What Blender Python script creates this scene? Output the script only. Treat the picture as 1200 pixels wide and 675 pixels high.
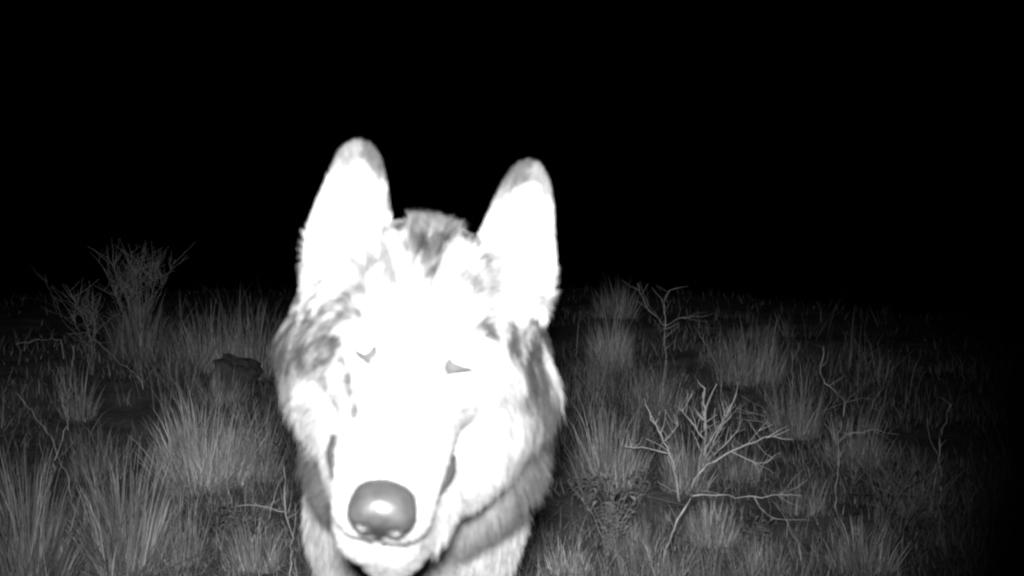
import bpy, math, random
import numpy as np

# ------------------------------------------------------------------ camera, sky, light
for o in list(bpy.data.objects):
    bpy.data.objects.remove(o)
sc = bpy.context.scene
C = sc.collection
rng = np.random.default_rng(7)
random.seed(7)
R = math.radians

CAM_H, PITCH, HFOV = 0.85, R(5.5), R(50.0)
FPX = 600.0 / math.tan(HFOV / 2)          # focal length in photo pixels (1200 wide)
cam_d = bpy.data.cameras.new('camera')
cam = bpy.data.objects.new('camera', cam_d)
C.objects.link(cam)
cam.location = (0, 0, CAM_H)
cam.rotation_euler = (math.pi / 2 - PITCH, 0, 0)
cam_d.sensor_width = 36
cam_d.lens = 18 / math.tan(HFOV / 2)
cam_d.clip_start, cam_d.clip_end = 0.02, 2000
cam_d.dof.use_dof = True
cam_d.dof.focus_distance = 3.2
cam_d.dof.aperture_fstop = cam_d.lens / 5.4
sc.camera = cam

w = bpy.data.worlds.new('World')
sc.world = w
w.use_nodes = True
nt = w.node_tree
nt.nodes.clear()
sky = nt.nodes.new('ShaderNodeTexSky')
sky.sky_type = 'NISHITA'
sky.sun_disc = False
sky.sun_elevation = R(-4)
sky.sun_rotation = R(200)
bw = nt.nodes.new('ShaderNodeRGBToBW')          # the infrared sensor is monochrome
bg = nt.nodes.new('ShaderNodeBackground')
bg.inputs['Strength'].default_value = 0.02
wo = nt.nodes.new('ShaderNodeOutputWorld')
nt.links.new(sky.outputs[0], bw.inputs[0])
nt.links.new(bw.outputs[0], bg.inputs[0])
nt.links.new(bg.outputs[0], wo.inputs[0])

def P(px, py, d):
    """photo pixel + depth along the view axis -> world point"""
    cx = (px - 600.0) / FPX * d
    cy = -(py - 337.5) / FPX * d
    s, c = math.sin(PITCH), math.cos(PITCH)
    return np.array([cx, d * c + cy * s, CAM_H + cy * c - d * s])

def proj(p):
    s, c = math.sin(PITCH), math.cos(PITCH)
    x, y, z = p[..., 0], p[..., 1], p[..., 2] - CAM_H
    d = y * c - z * s
    v = y * s + z * c
    d = np.maximum(d, 0.05)
    return 600 + x / d * FPX, 337.5 - v / d * FPX, d

# infrared illuminator of the trail camera, mounted just above the lens
ld = bpy.data.lights.new('infrared_illuminator', 'SPOT')
lo = bpy.data.objects.new('infrared_illuminator', ld)
C.objects.link(lo)
lo.location = (-0.010, 0.0, CAM_H + 0.075)
ld.energy = 235
ld.spot_size = R(59)
ld.spot_blend = 1.0
ld.shadow_soft_size = 0.034
from mathutils import Vector, Matrix
aim = Vector(P(505, 430, 6.0)) - Vector(lo.location)
lo.rotation_euler = aim.to_track_quat('-Z', 'Y').to_euler()

sc.view_settings.view_transform = 'Standard'
sc.view_settings.look = 'None'
sc.view_settings.exposure = 0.0
sc.view_settings.gamma = 1.0
sc.cycles.use_denoising = True
sc.cycles.max_bounces = 5
sc.cycles.diffuse_bounces = 3
sc.cycles.transparent_max_bounces = 4
sc.cycles.filter_width = 2.3

# ------------------------------------------------------------------ helpers
def vhash(ix, iy, iz):
    n = (ix * 374761393 + iy * 668265263 + iz * 2147483647) & 0xffffffff
    n = ((n ^ (n >> 13)) * 1274126177) & 0xffffffff
    return ((n ^ (n >> 16)) & 0xffff) / 65535.0

def noise(p, scale):
    q = np.asarray(p, dtype=np.float64) * scale
    i = np.floor(q).astype(np.int64)
    f = q - i
    f = f * f * (3 - 2 * f)
    r = 0
    for dx in (0, 1):
        for dy in (0, 1):
            for dz in (0, 1):
                wgt = (f[..., 0] if dx else 1 - f[..., 0]) * (f[..., 1] if dy else 1 - f[..., 1]) * (f[..., 2] if dz else 1 - f[..., 2])
                r = r + wgt * vhash(i[..., 0] + dx, i[..., 1] + dy, i[..., 2] + dz)
    return r

def sstep(a, b, x):
    t = np.clip((x - a) / (b - a), 0, 1)
    return t * t * (3 - 2 * t)

def norm(v):
    return v / np.maximum(np.linalg.norm(v, axis=-1, keepdims=True), 1e-9)

def mesh_from(name, V, F, col=None, smooth=True):
    """V (n,3); F (m,k) with k = 3 or 4"""
    V = np.ascontiguousarray(V, dtype=np.float32)
    F = np.ascontiguousarray(F, dtype=np.int32)
    me = bpy.data.meshes.new(name)
    me.vertices.add(len(V))
    me.vertices.foreach_set('co', V.ravel())
    k = F.shape[1]
    me.loops.add(F.size)
    me.loops.foreach_set('vertex_index', F.ravel())
    me.polygons.add(len(F))
    me.polygons.foreach_set('loop_start', np.arange(0, F.size, k, dtype=np.int32))
    me.polygons.foreach_set('loop_total', np.full(len(F), k, dtype=np.int32))
    me.polygons.foreach_set('use_smooth', np.full(len(F), smooth, dtype=bool))
    if col is not None:
        a = me.attributes.new('tone', 'FLOAT', 'POINT')
        a.data.foreach_set('value', np.ascontiguousarray(col, dtype=np.float32))
    me.update()
    me.validate()
    return me

def link(name, me, mat=None, parent=None, **props):
    o = bpy.data.objects.new(name, me)
    C.objects.link(o)
    if me is not None and mat is not None and not me.materials:
        me.materials.append(mat)
    if parent is not None:
        o.parent = parent
    for k, v in props.items():
        o[k] = v
    return o

def empty(name, loc, **props):
    o = bpy.data.objects.new(name, None)
    o.empty_display_size = 0.05
    C.objects.link(o)
    o.location = loc
    for k, v in props.items():
        o[k] = v
    return o

def new_mat(name):
    m = bpy.data.materials.new(name)
    m.use_nodes = True
    t = m.node_tree
    t.nodes.clear()
    out = t.nodes.new('ShaderNodeOutputMaterial')
    return m, t, out

def fibre_mat(name, transl=0.3, gain=1.0, gloss=0.06, rough=0.5, nscale=9.0, namt=0.35):
    """grey fibre: diffuse + translucent + a weak sheen, tone from the 'tone' attribute"""
    m, t, out = new_mat(name)
    at = t.nodes.new('ShaderNodeAttribute'); at.attribute_name = 'tone'
    tc = t.nodes.new('ShaderNodeTexCoord')
    nz = t.nodes.new('ShaderNodeTexNoise'); nz.inputs['Scale'].default_value = nscale; nz.inputs['Detail'].default_value = 3
    t.links.new(tc.outputs['Object'], nz.inputs['Vector'])
    mr = t.nodes.new('ShaderNodeMapRange')
    mr.inputs['From Min'].default_value = 0.3; mr.inputs['From Max'].default_value = 0.7
    mr.inputs['To Min'].default_value = gain * (1 - namt); mr.inputs['To Max'].default_value = gain * (1 + namt)
    t.links.new(nz.outputs[0], mr.inputs['Value'])
    mu = t.nodes.new('ShaderNodeMath'); mu.operation = 'MULTIPLY'; mu.use_clamp = True
    t.links.new(at.outputs['Fac'], mu.inputs[0]); t.links.new(mr.outputs[0], mu.inputs[1])
    d = t.nodes.new('ShaderNodeBsdfDiffuse'); tr = t.nodes.new('ShaderNodeBsdfTranslucent'); g = t.nodes.new('ShaderNodeBsdfGlossy')
    g.inputs['Roughness'].default_value = rough
    t.links.new(mu.outputs[0], d.inputs['Color']); t.links.new(mu.outputs[0], tr.inputs['Color'])
    a = t.nodes.new('ShaderNodeMixShader'); a.inputs[0].default_value = transl
    b = t.nodes.new('ShaderNodeMixShader'); b.inputs[0].default_value = gloss
    t.links.new(d.outputs[0], a.inputs[1]); t.links.new(tr.outputs[0], a.inputs[2])
    t.links.new(a.outputs[0], b.inputs[1]); t.links.new(g.outputs[0], b.inputs[2])
    t.links.new(b.outputs[0], out.inputs['Surface'])
    return m

def rough_mat(name, lo_, hi_, scale, rough=0.85, bump=0.4, spec=0.3, bscale=None):
    m, t, out = new_mat(name)
    tc = t.nodes.new('ShaderNodeTexCoord')
    nz = t.nodes.new('ShaderNodeTexNoise'); nz.inputs['Scale'].default_value = scale; nz.inputs['Detail'].default_value = 8; nz.inputs['Roughness'].default_value = 0.65
    t.links.new(tc.outputs['Object'], nz.inputs['Vector'])
    cr = t.nodes.new('ShaderNodeValToRGB')
    cr.color_ramp.elements[0].position = 0.3; cr.color_ramp.elements[1].position = 0.7
    cr.color_ramp.elements[0].color = (lo_, lo_, lo_, 1); cr.color_ramp.elements[1].color = (hi_, hi_, hi_, 1)
    t.links.new(nz.outputs[0], cr.inputs[0])
    p = t.nodes.new('ShaderNodeBsdfPrincipled')
    p.inputs['Roughness'].default_value = rough
    p.inputs['Specular IOR Level'].default_value = spec
    t.links.new(cr.outputs[0], p.inputs['Base Color'])
    n2 = t.nodes.new('ShaderNodeTexNoise'); n2.inputs['Scale'].default_value = bscale or scale * 4; n2.inputs['Detail'].default_value = 5
    t.links.new(tc.outputs['Object'], n2.inputs['Vector'])
    bp = t.nodes.new('ShaderNodeBump'); bp.inputs['Strength'].default_value = bump; bp.inputs['Distance'].default_value = 0.02
    t.links.new(n2.outputs[0], bp.inputs['Height']); t.links.new(bp.outputs[0], p.inputs['Normal'])
    t.links.new(p.outputs[0], out.inputs['Surface'])
    return m

M_soil = rough_mat('dry_soil', 0.06, 0.30, 7.0, bump=0.35, bscale=40)
M_stone = rough_mat('dark_stone', 0.04, 0.15, 18, bump=0.7)
M_grass = fibre_mat('dry_grass', transl=0.3, gloss=0.05)
M_straw = fibre_mat('dry_straw', transl=0.1, gloss=0.08, nscale=30)
M_leaf = fibre_mat('small_leaf', transl=0.35, gloss=0.05)
M_fur = fibre_mat('wolf_fur', transl=0.25, gloss=0.02, namt=0.12, nscale=60)
M_skin = fibre_mat('wolf_skin', transl=0.0, gloss=0.0, namt=0.15, nscale=80)
M_nose = rough_mat('nose_leather', 0.028, 0.058, 160, rough=0.36, bump=0.12, spec=0.42, bscale=420)
M_eye = rough_mat('eye_shine', 0.72, 0.85, 40, rough=0.12, bump=0.0, spec=0.8)  # pale base colour stands in for lamp light thrown back by the eye

# ------------------------------------------------------------------ ground
def ground_z(x, y):
    x = np.asarray(x, float); y = np.asarray(y, float)
    p = np.stack([x, y, np.zeros_like(x)], -1)
    und = (noise(p + 31.7, 0.45) - 0.5) * 0.16 + (noise(p + 11.2, 2.3) - 0.5) * 0.05 + (noise(p + 3.2, 9.0) - 0.5) * 0.02
    near = sstep(1.9, 3.0, np.hypot(x * 1.6, y - 1.0))          # level where the wolf stands
    crest = 5.6 - 0.55 * np.clip(x - 0.4, 0, 6) - 0.3 * np.clip(-x - 1.6, 0, 4) + 0.3 * np.sin(x * 1.3)   # broad low rise; the drop beyond is shaped to darken the far ground
    crest = np.maximum(crest, 3.8)
    over = np.clip(y - crest, 0, 400)
    rise = 0.030 * np.clip(np.minimum(y, crest) - 3.0, 0, 60) - np.where(over < 8, 0.011 * over ** 2, 0.704 + 0.176 * (over - 8))
    rise = np.maximum(rise, -14.0)
    return und * near * (1 - 0.6 * sstep(0, 4, over)) + rise

def ray_ground(px, py):
    lo_d, hi_d = 1.2, 60.0
    prev = lo_d
    for d in np.geomspace(lo_d, hi_d, 400):
        p = P(px, py, d)
        if p[2] <= ground_z(p[0], p[1]):
            break
        prev = d
    return 0.5 * (prev + d)

def axis_pts(a, b, near, far, n):
    return None

gx = np.concatenate([-np.geomspace(6, 400, 26)[::-1], np.arange(-5.95, 5.96, 0.07), np.geomspace(6, 400, 26)])
gy = np.concatenate([-np.geomspace(1, 400, 18)[::-1], np.arange(-0.95, 11.96, 0.07), np.geomspace(12, 600, 30)])
X, Y = np.meshgrid(gx, gy)
Z = ground_z(X, Y)
V = np.stack([X, Y, Z], -1).reshape(-1, 3)
nx, ny = len(gx), len(gy)
idx = np.arange(nx * ny).reshape(ny, nx)
F = np.stack([idx[:-1, :-1], idx[:-1, 1:], idx[1:, 1:], idx[1:, :-1]], -1).reshape(-1, 4)
link('ground', mesh_from('ground', V, F), M_soil, kind='structure')

# ------------------------------------------------------------------ wolf: head frames
EYE = np.array([(481 - 600) / FPX * 0.86, -(416 - 337.5) / FPX * 0.86, -0.86])   # camera frame, z towards the camera
ROLL, YAW = R(10.3), R(4.6)
cy_, sy_ = math.cos(YAW), math.sin(YAW)
cr_, sr_ = math.cos(ROLL), math.sin(ROLL)
Ryaw = np.array([[cy_, 0, sy_], [0, 1, 0], [-sy_, 0, cy_]])
Rroll = np.array([[cr_, sr_, 0], [-sr_, cr_, 0], [0, 0, 1]])
RH = Rroll @ Ryaw                                            # head frame H -> camera frame
sp, cp = math.sin(PITCH), math.cos(PITCH)
RC = np.array([[1, 0, 0], [0, sp, -cp], [0, cp, sp]])        # camera frame -> world
RHW = RC @ RH
OH = RC @ EYE + np.array([0, 0, CAM_H])
A36 = R(40)
SU = np.array([0, math.cos(A36), math.sin(A36)])
SF = np.array([0, -math.sin(A36), math.cos(A36)])
RS = np.stack([np.array([1, 0, 0]), SU, SF], 1)              # skull frame (across, up, forward) -> H

def H2W(h): return np.asarray(h) @ RHW.T + OH
def W2H(p): return (np.asarray(p) - OH) @ RHW
def S2W(s): return H2W(np.asarray(s) @ RS.T)
def W2S(p): return W2H(p) @ RS

# ------------------------------------------------------------------ implicit surfaces
def smin(a, b, k):
    h = np.clip(0.5 + 0.5 * (b - a) / k, 0, 1)
    return b + (a - b) * h - k * h * (1 - h)

def ell(p, c, r):
    q = (p - np.asarray(c)) / np.asarray(r)
    k0 = np.linalg.norm(q, axis=-1)
    k1 = np.linalg.norm(q / np.asarray(r), axis=-1)
    return k0 * (k0 - 1.0) / np.maximum(k1, 1e-6)

def cone(p, a, b, ra, rb, sx=1.0):
    a = np.asarray(a, float); b = np.asarray(b, float)
    pa = p - a; ba = b - a
    t = np.clip((pa @ ba) / (ba @ ba), 0, 1)
    dv = pa - t[..., None] * ba
    if sx != 1.0:
        dv = dv * np.array([1 / sx, 1, 1])
    return np.linalg.norm(dv, axis=-1) - (ra + (rb - ra) * t)

def surface_nets(F, xs, ys, zs):
    nx, ny, nz = F.shape
    ins = F < 0
    c = np.zeros((nx - 1, ny - 1, nz - 1), np.int8)
    for dx in (0, 1):
        for dy in (0, 1):
            for dz in (0, 1):
                c += ins[dx:nx - 1 + dx, dy:ny - 1 + dy, dz:nz - 1 + dz]
    act = (c > 0) & (c < 8)
    I = np.argwhere(act)
    vid = np.full(act.shape, -1, np.int32)
    vid[act] = np.arange(len(I))
    acc = np.zeros((len(I), 3)); cnt = np.zeros(len(I))
    for ax in range(3):
        o1, o2 = [a for a in range(3) if a != ax]
        for d1 in (0, 1):
            for d2 in (0, 1):
                s = I.copy(); s[:, o1] += d1; s[:, o2] += d2
                e = s.copy(); e[:, ax] += 1
                fs = F[s[:, 0], s[:, 1], s[:, 2]].astype(float); fe = F[e[:, 0], e[:, 1], e[:, 2]].astype(float)
                m = (fs < 0) != (fe < 0)
                t = np.where(m, fs / np.where(m, fs - fe, 1), 0)
                pos = s.astype(float); pos[:, ax] += t
                acc[m] += pos[m]; cnt[m] += 1
    pos = acc / cnt[:, None]
    V = np.stack([np.interp(pos[:, 0], np.arange(nx), xs), np.interp(pos[:, 1], np.arange(ny), ys), np.interp(pos[:, 2], np.arange(nz), zs)], -1)
    Q = []
    for ax in range(3):
        a = [slice(None)] * 3; b = [slice(None)] * 3
        a[ax] = slice(0, -1); b[ax] = slice(1, None)
        cr = ins[tuple(a)] != ins[tuple(b)]
        E = np.argwhere(cr)
        o1, o2 = (ax + 1) % 3, (ax + 2) % 3
        dims = act.shape
        ok = (E[:, o1] > 0) & (E[:, o2] > 0) & (E[:, o1] < dims[o1]) & (E[:, o2] < dims[o2])
        E = E[ok]
        st = ins[E[:, 0], E[:, 1], E[:, 2]]
        def g(d1, d2):
            q = E.copy(); q[:, o1] -= d1; q[:, o2] -= d2
            return vid[q[:, 0], q[:, 1], q[:, 2]]
        q = np.stack([g(1, 1), g(0, 1), g(0, 0), g(1, 0)], -1)
        q[~st] = q[~st][:, ::-1]
        Q.append(q)
    Q = np.concatenate(Q)
    Q = Q[(Q >= 0).all(1)]
    return V, Q

# ---- body field on a grid that is fine at the head
BX = -0.114
hc = OH
xs = np.unique(np.concatenate([np.arange(-0.34, -0.235, 0.007), np.arange(-0.235, 0.085, 0.0024), np.arange(0.085, 0.15, 0.007)]).round(5))
ys = np.unique(np.concatenate([np.arange(0.66, 0.93, 0.0024), np.arange(0.93, 1.12, 0.0045), np.arange(1.12, 2.40, 0.009)]).round(5))
zs = np.unique(np.concatenate([np.arange(-0.02, 0.48, 0.008), np.arange(0.48, 0.60, 0.0045), np.arange(0.60, 0.93, 0.0024), np.arange(0.93, 0.97, 0.008)]).round(5))
FLD = np.full((len(xs), len(ys), len(zs)), 1.0, np.float32)

def stamp(fn, lo_, hi_, k, pad=0.06, sub=False):
    """smooth-union (or subtract) fn(points) inside the box lo..hi"""
    a = [max(0, np.searchsorted(g, l - pad)) for g, l in zip((xs, ys, zs), lo_)]
    b = [np.searchsorted(g, h + pad) for g, h in zip((xs, ys, zs), hi_)]
    sl = tuple(slice(i, j) for i, j in zip(a, b))
    gxx, gyy, gzz = np.meshgrid(xs[sl[0]], ys[sl[1]], zs[sl[2]], indexing='ij')
    p = np.stack([gxx, gyy, gzz], -1)
    d = fn(p)
    cur = FLD[sl]
    FLD[sl] = -smin(-cur, d, k) if sub else smin(cur, d, k)

def bcone(a, b, ra, rb, k=0.03, sx=1.0):
    a = np.array(a, float); b = np.array(b, float)
    r = max(ra, rb)
    stamp(lambda p: cone(p, a, b, ra, rb, sx), np.minimum(a, b) - r, np.maximum(a, b) + r, k)

# torso, neck
bcone((-0.084, 1.00, 0.675), (-0.116, 1.30, 0.615), 0.074, 0.116, 0.05, 0.82)
bcone((-0.092, 1.05, 0.60), (-0.108, 1.20, 0.48), 0.076, 0.116, 0.05, 0.98)
bcone((BX, 1.26, 0.56), (BX - 0.015, 1.68, 0.575), 0.145, 0.140, 0.06, 0.70)
bcone((BX - 0.01, 1.60, 0.60), (BX - 0.03, 1.95, 0.63), 0.125, 0.105, 0.06, 0.85)
bcone((BX, 1.30, 0.66), (BX - 0.03, 1.95, 0.68), 0.085, 0.065, 0.05)
stamp(lambda p: ell(p, (-0.084, 1.065, 0.588), (0.108, 0.070, 0.075)), (-0.20, 0.98, 0.50), (0.04, 1.15, 0.67), 0.04)   # neck ruff
# legs
for s in (-1, 1):
    fx = BX + 0.005
    pts = [((fx + s * 0.060, 1.32, 0.60), 0.055), ((fx + s * 0.066, 1.27, 0.47), 0.050), ((fx + s * 0.066, 1.36, 0.39), 0.042),
           ((fx + s * 0.062, 1.335, 0.20), 0.026), ((fx + s * 0.062, 1.345, 0.065), 0.023), ((fx + s * 0.064, 1.315, 0.032), 0.028)]
    for (a, ra), (b, rb) in zip(pts[:-1], pts[1:]):
        bcone(a, b, ra, rb, 0.02)
    for q in (-1.5, -0.5, 0.5, 1.5):
        bcone((fx + s * 0.064 + q * 0.013, 1.305, 0.026), (fx + s * 0.064 + q * 0.017, 1.262 + abs(q) * 0.008, 0.016), 0.016, 0.014, 0.008)
    hx = BX - 0.03
    pts = [((hx + s * 0.060, 1.95, 0.62), 0.088), ((hx + s * 0.088, 1.85, 0.42), 0.058), ((hx + s * 0.082, 1.99, 0.30), 0.036),
           ((hx + s * 0.078, 2.075, 0.225), 0.026), ((hx + s * 0.078, 2.03, 0.065), 0.023), ((hx + s * 0.078, 1.995, 0.030), 0.027)]
    for (a, ra), (b, rb) in zip(pts[:-1], pts[1:]):
        bcone(a, b, ra, rb, 0.025)
    for q in (-1.5, -0.5, 0.5, 1.5):
        bcone((hx + s * 0.078 + q * 0.012, 1.985, 0.025), (hx + s * 0.078 + q * 0.016, 1.945 + abs(q) * 0.008, 0.015), 0.015, 0.013, 0.008)
# tail
bcone((BX - 0.03, 2.03, 0.66), (BX - 0.03, 2.16, 0.52), 0.035, 0.042, 0.03)
bcone((BX - 0.03, 2.16, 0.52), (BX - 0.02, 2.22, 0.30), 0.042, 0.016, 0.02)

# head, evaluated in the skull / H frames inside one window
def ear_h(h):
    """mirrored head coordinates; both ears lean a little against the tilt of the head"""
    a = h.copy(); up = np.maximum(h[:, 1] - 0.05, 0)
    a[:, 0] = np.abs(h[:, 0] + 0.03 * up - 0.007 * (h[:, 0] > 0) * sstep(0.0, 0.05, h[:, 1]))
    a[:, 1] = h[:, 1] - np.sign(h[:, 0]) * 0.045 * up
    return a
LIPS = [(0, -0.0455, 0.1435), (0.011, -0.047, 0.139), (0.025, -0.050, 0.118), (0.034, -0.054, 0.090), (0.040, -0.058, 0.065), (0.0445, -0.060, 0.042)]
def head_field(p):
    sh = p.shape[:-1]
    h = W2H(p.reshape(-1, 3)); s = h @ RS
    ax = np.abs(s[:, 0])
    sa = s.copy(); sa[:, 0] = ax
    d = ell(s, (0, -0.012, -0.080), (0.066, 0.054, 0.074))                      # cranium
    d = smin(d, cone(s, (0, -0.016, 0.000), (0, -0.012, 0.132), 0.037, 0.0225), 0.022)   # muzzle
    d = smin(d, ell(sa, (0.033, 0.006, -0.020), (0.022, 0.020, 0.022)), 0.015)   # brow
    d = smin(d, cone(sa, (0.023, -0.032, 0.020), (0.0130, -0.023, 0.134), 0.025, 0.0190), 0.010)  # lips
    d = smin(d, cone(sa, (0.030, -0.084, -0.020), (0.009, -0.070, 0.116), 0.033, 0.0225), 0.008)  # lower jaw
    d = smin(d, ell(sa, (0.050, -0.032, -0.045), (0.036, 0.040, 0.050)), 0.04)  # cheek bone
    d = smin(d, ell(sa, (0.062, -0.064, -0.078), (0.046, 0.054, 0.046)), 0.03)   # ruff
    d = smin(d, ell(s, (0.050, -0.098, -0.034), (0.042, 0.038, 0.046)), 0.045)   # jowl ruff
    d = smin(d, ell(s, (-0.046, -0.088, -0.040), (0.038, 0.034, 0.046)), 0.03)
    d = smin(d, ell(s, (0.042, -0.108, -0.008), (0.042, 0.034, 0.056)), 0.03)    # throat fur mass
    d = smin(d, ell(s, (-0.008, -0.112, 0.000), (0.034, 0.032, 0.056)), 0.03)
    d = smin(d, ell(s, (0.014, -0.104, 0.050), (0.030, 0.030, 0.058)), 0.03)
    d = smin(d, ell(s, (0.078, -0.072, -0.074), (0.044, 0.054, 0.046)), 0.03)   # fuller ruff on one side
    d = smin(d, ell(s, (0, -0.064, -0.125), (0.082, 0.076, 0.06)), 0.04)          # nape
    d = smin(d, ell(s, (0.012, -0.106, 0.078), (0.022, 0.030, 0.046)), 0.035)
    d = smin(d, ell(h, (0, 0.058, -0.082), (0.066, 0.040, 0.036)), 0.02)          # flat crown between the ears
    # eye sockets
    d = -smin(-d, np.linalg.norm(sa - np.array([0.036, -0.001, 0.006]), axis=-1) - 0.0135, 0.004)
    # mouth line
    pts = LIPS
    g = np.full(len(d), 1.0)
    for a, b in zip(pts[:-1], pts[1:]):
        g = np.minimum(g, cone(sa, a, b, 0.0035, 0.0035))
    d = -smin(-d, g, 0.004)
    # ears in H
    ha = ear_h(h)
    t = ha - np.array([0.0635, 0.066, -0.066])
    t[:, 0] -= 0.045 * t[:, 1]
    t[:, 0] /= 1 - 0.13 * sstep(0.12, 0.60, t[:, 1] / 0.103) * (1 - 0.75 * sstep(0.72, 1.0, t[:, 1] / 0.103))
    yy = np.maximum(t[:, 1], -0.5)
    bend = 0.6 * t[:, 0] ** 2 / 0.04                 # cupped towards the front
    outer = ell(np.stack([t[:, 0], t[:, 1], t[:, 2] - bend], -1), (0, 0, 0), (0.0370, 0.105, 0.019))
    inner = ell(np.stack([t[:, 0] * 1.0, t[:, 1], t[:, 2] - bend], -1), (0, 0.004, 0.0155), (0.0305, 0.088, 0.0175))
    ear = -smin(-outer, inner, 0.005)
    ear = np.maximum(ear, -(t[:, 1] + 0.06))
    d = smin(d, ear, 0.010)
    return d.reshape(sh)

stamp(head_field, (-0.225, 0.68, 0.53), (0.075, 1.05, 0.925), 0.035, pad=0.0)
BV, BF = surface_nets(FLD, xs, ys, zs)
del FLD
# one light smoothing pass
def smooth_mesh(V, Q, n=2, lam=0.5):
    for _ in range(n):
        acc = np.zeros_like(V); c = np.zeros(len(V))
        for a in range(4):
            for b in ((a + 1) % 4, (a + 3) % 4):
                np.add.at(acc, Q[:, a], V[Q[:, b]]); np.add.at(c, Q[:, a], 1)
        V = V + lam * (acc / np.maximum(c, 1)[:, None] - V)
    return V
BV = smooth_mesh(BV, BF, 2, 0.45)
def vnormals(V, Q):
    n = np.cross(V[Q[:, 2]] - V[Q[:, 0]], V[Q[:, 3]] - V[Q[:, 1]])
    N = np.zeros_like(V)
    for a in range(4):
        np.add.at(N, Q[:, a], n)
    return norm(N)
BN = vnormals(BV, BF)

# ---- coat markings: reflectance of the fur in the infrared, by place on the head
def seg_d(px, py, pts):
    d = np.full(px.shape, 1e6)
    for (x0, y0), (x1, y1) in zip(pts[:-1], pts[1:]):
        vx, vy = x1 - x0, y1 - y0
        t = np.clip(((px - x0) * vx + (py - y0) * vy) / (vx * vx + vy * vy + 1e-9), 0, 1)
        d = np.minimum(d, np.hypot(px - x0 - t * vx, py - y0 - t * vy))
    return d

MARKS = [  # polyline, half width, softness, darkness, broken-up
    ([(484, 246), (488, 275), (494, 300), (497, 330)], 7, 6, 0.97, 0.3),
    ([(545, 252), (528, 275), (512, 292), (502, 325)], 8, 5, 0.97, 0.3),
    ([(510, 246), (507, 275), (500, 300)], 9, 8, 0.95, 0.5),
    ([(470, 238), (552, 246)], 15, 8, 0.96, 0.5),
    ([(476, 343), (478, 354)], 2, 2, 0.7, 0.2),
    ([(452, 274), (474, 264), (462, 238)], 5, 4, 0.9, 0.2),
    ([(536, 272), (560, 287)], 4, 3, 0.95, 0.1),
    ([(545, 268), (557, 248)], 5, 4, 0.7, 0.3),
    ([(346, 318), (344, 360), (338, 400)], 14, 10, 0.75, 0.6),
    ([(362, 330), (358, 380), (368, 412)], 13, 9, 0.85, 0.7),
    ([(383, 362), (402, 354), (424, 350)], 5, 5, 0.8, 0.4),
    ([(384, 380), (400, 371), (420, 368)], 6, 4, 0.8, 0.4),
    ([(372, 395), (392, 400), (385, 415)], 9, 6, 0.9, 0.6),
    ([(395, 405), (408, 435), (413, 462), (418, 492)], 3, 3, 0.8, 0.5),
    ([(387, 418), (383, 448)], 2.5, 3, 0.65, 0.4),
    ([(332, 446), (350, 446)], 4, 4, 0.6, 0.3),
    ([(345, 465), (352, 482)], 4, 4, 0.5, 0.4),
    ([(556, 387), (576, 391)], 4, 3, 0.9, 0.2),
    ([(594, 388), (603, 410), (608, 440)], 10, 8, 0.95, 0.8),
    ([(618, 392), (624, 420), (616, 440)], 12, 7, 0.97, 0.7),
    ([(626, 372), (636, 390), (648, 414)], 5, 3, 1.0, 0.1),
    ([(636, 352), (646, 366)], 8, 6, 0.6, 0.4),
    ([(630, 440), (650, 450)], 7, 6, 0.6, 0.8),
    ([(622, 478), (621, 500)], 5, 5, 0.6, 0.7),
    ([(617, 532), (634, 545)], 5, 5, 0.7, 0.6),
    ([(497, 416), (501, 428)], 1.5, 2, 0.6, 0.1),
    ([(537, 482), (544, 478)], 2, 2, 0.5, 0.2),
]
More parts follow.
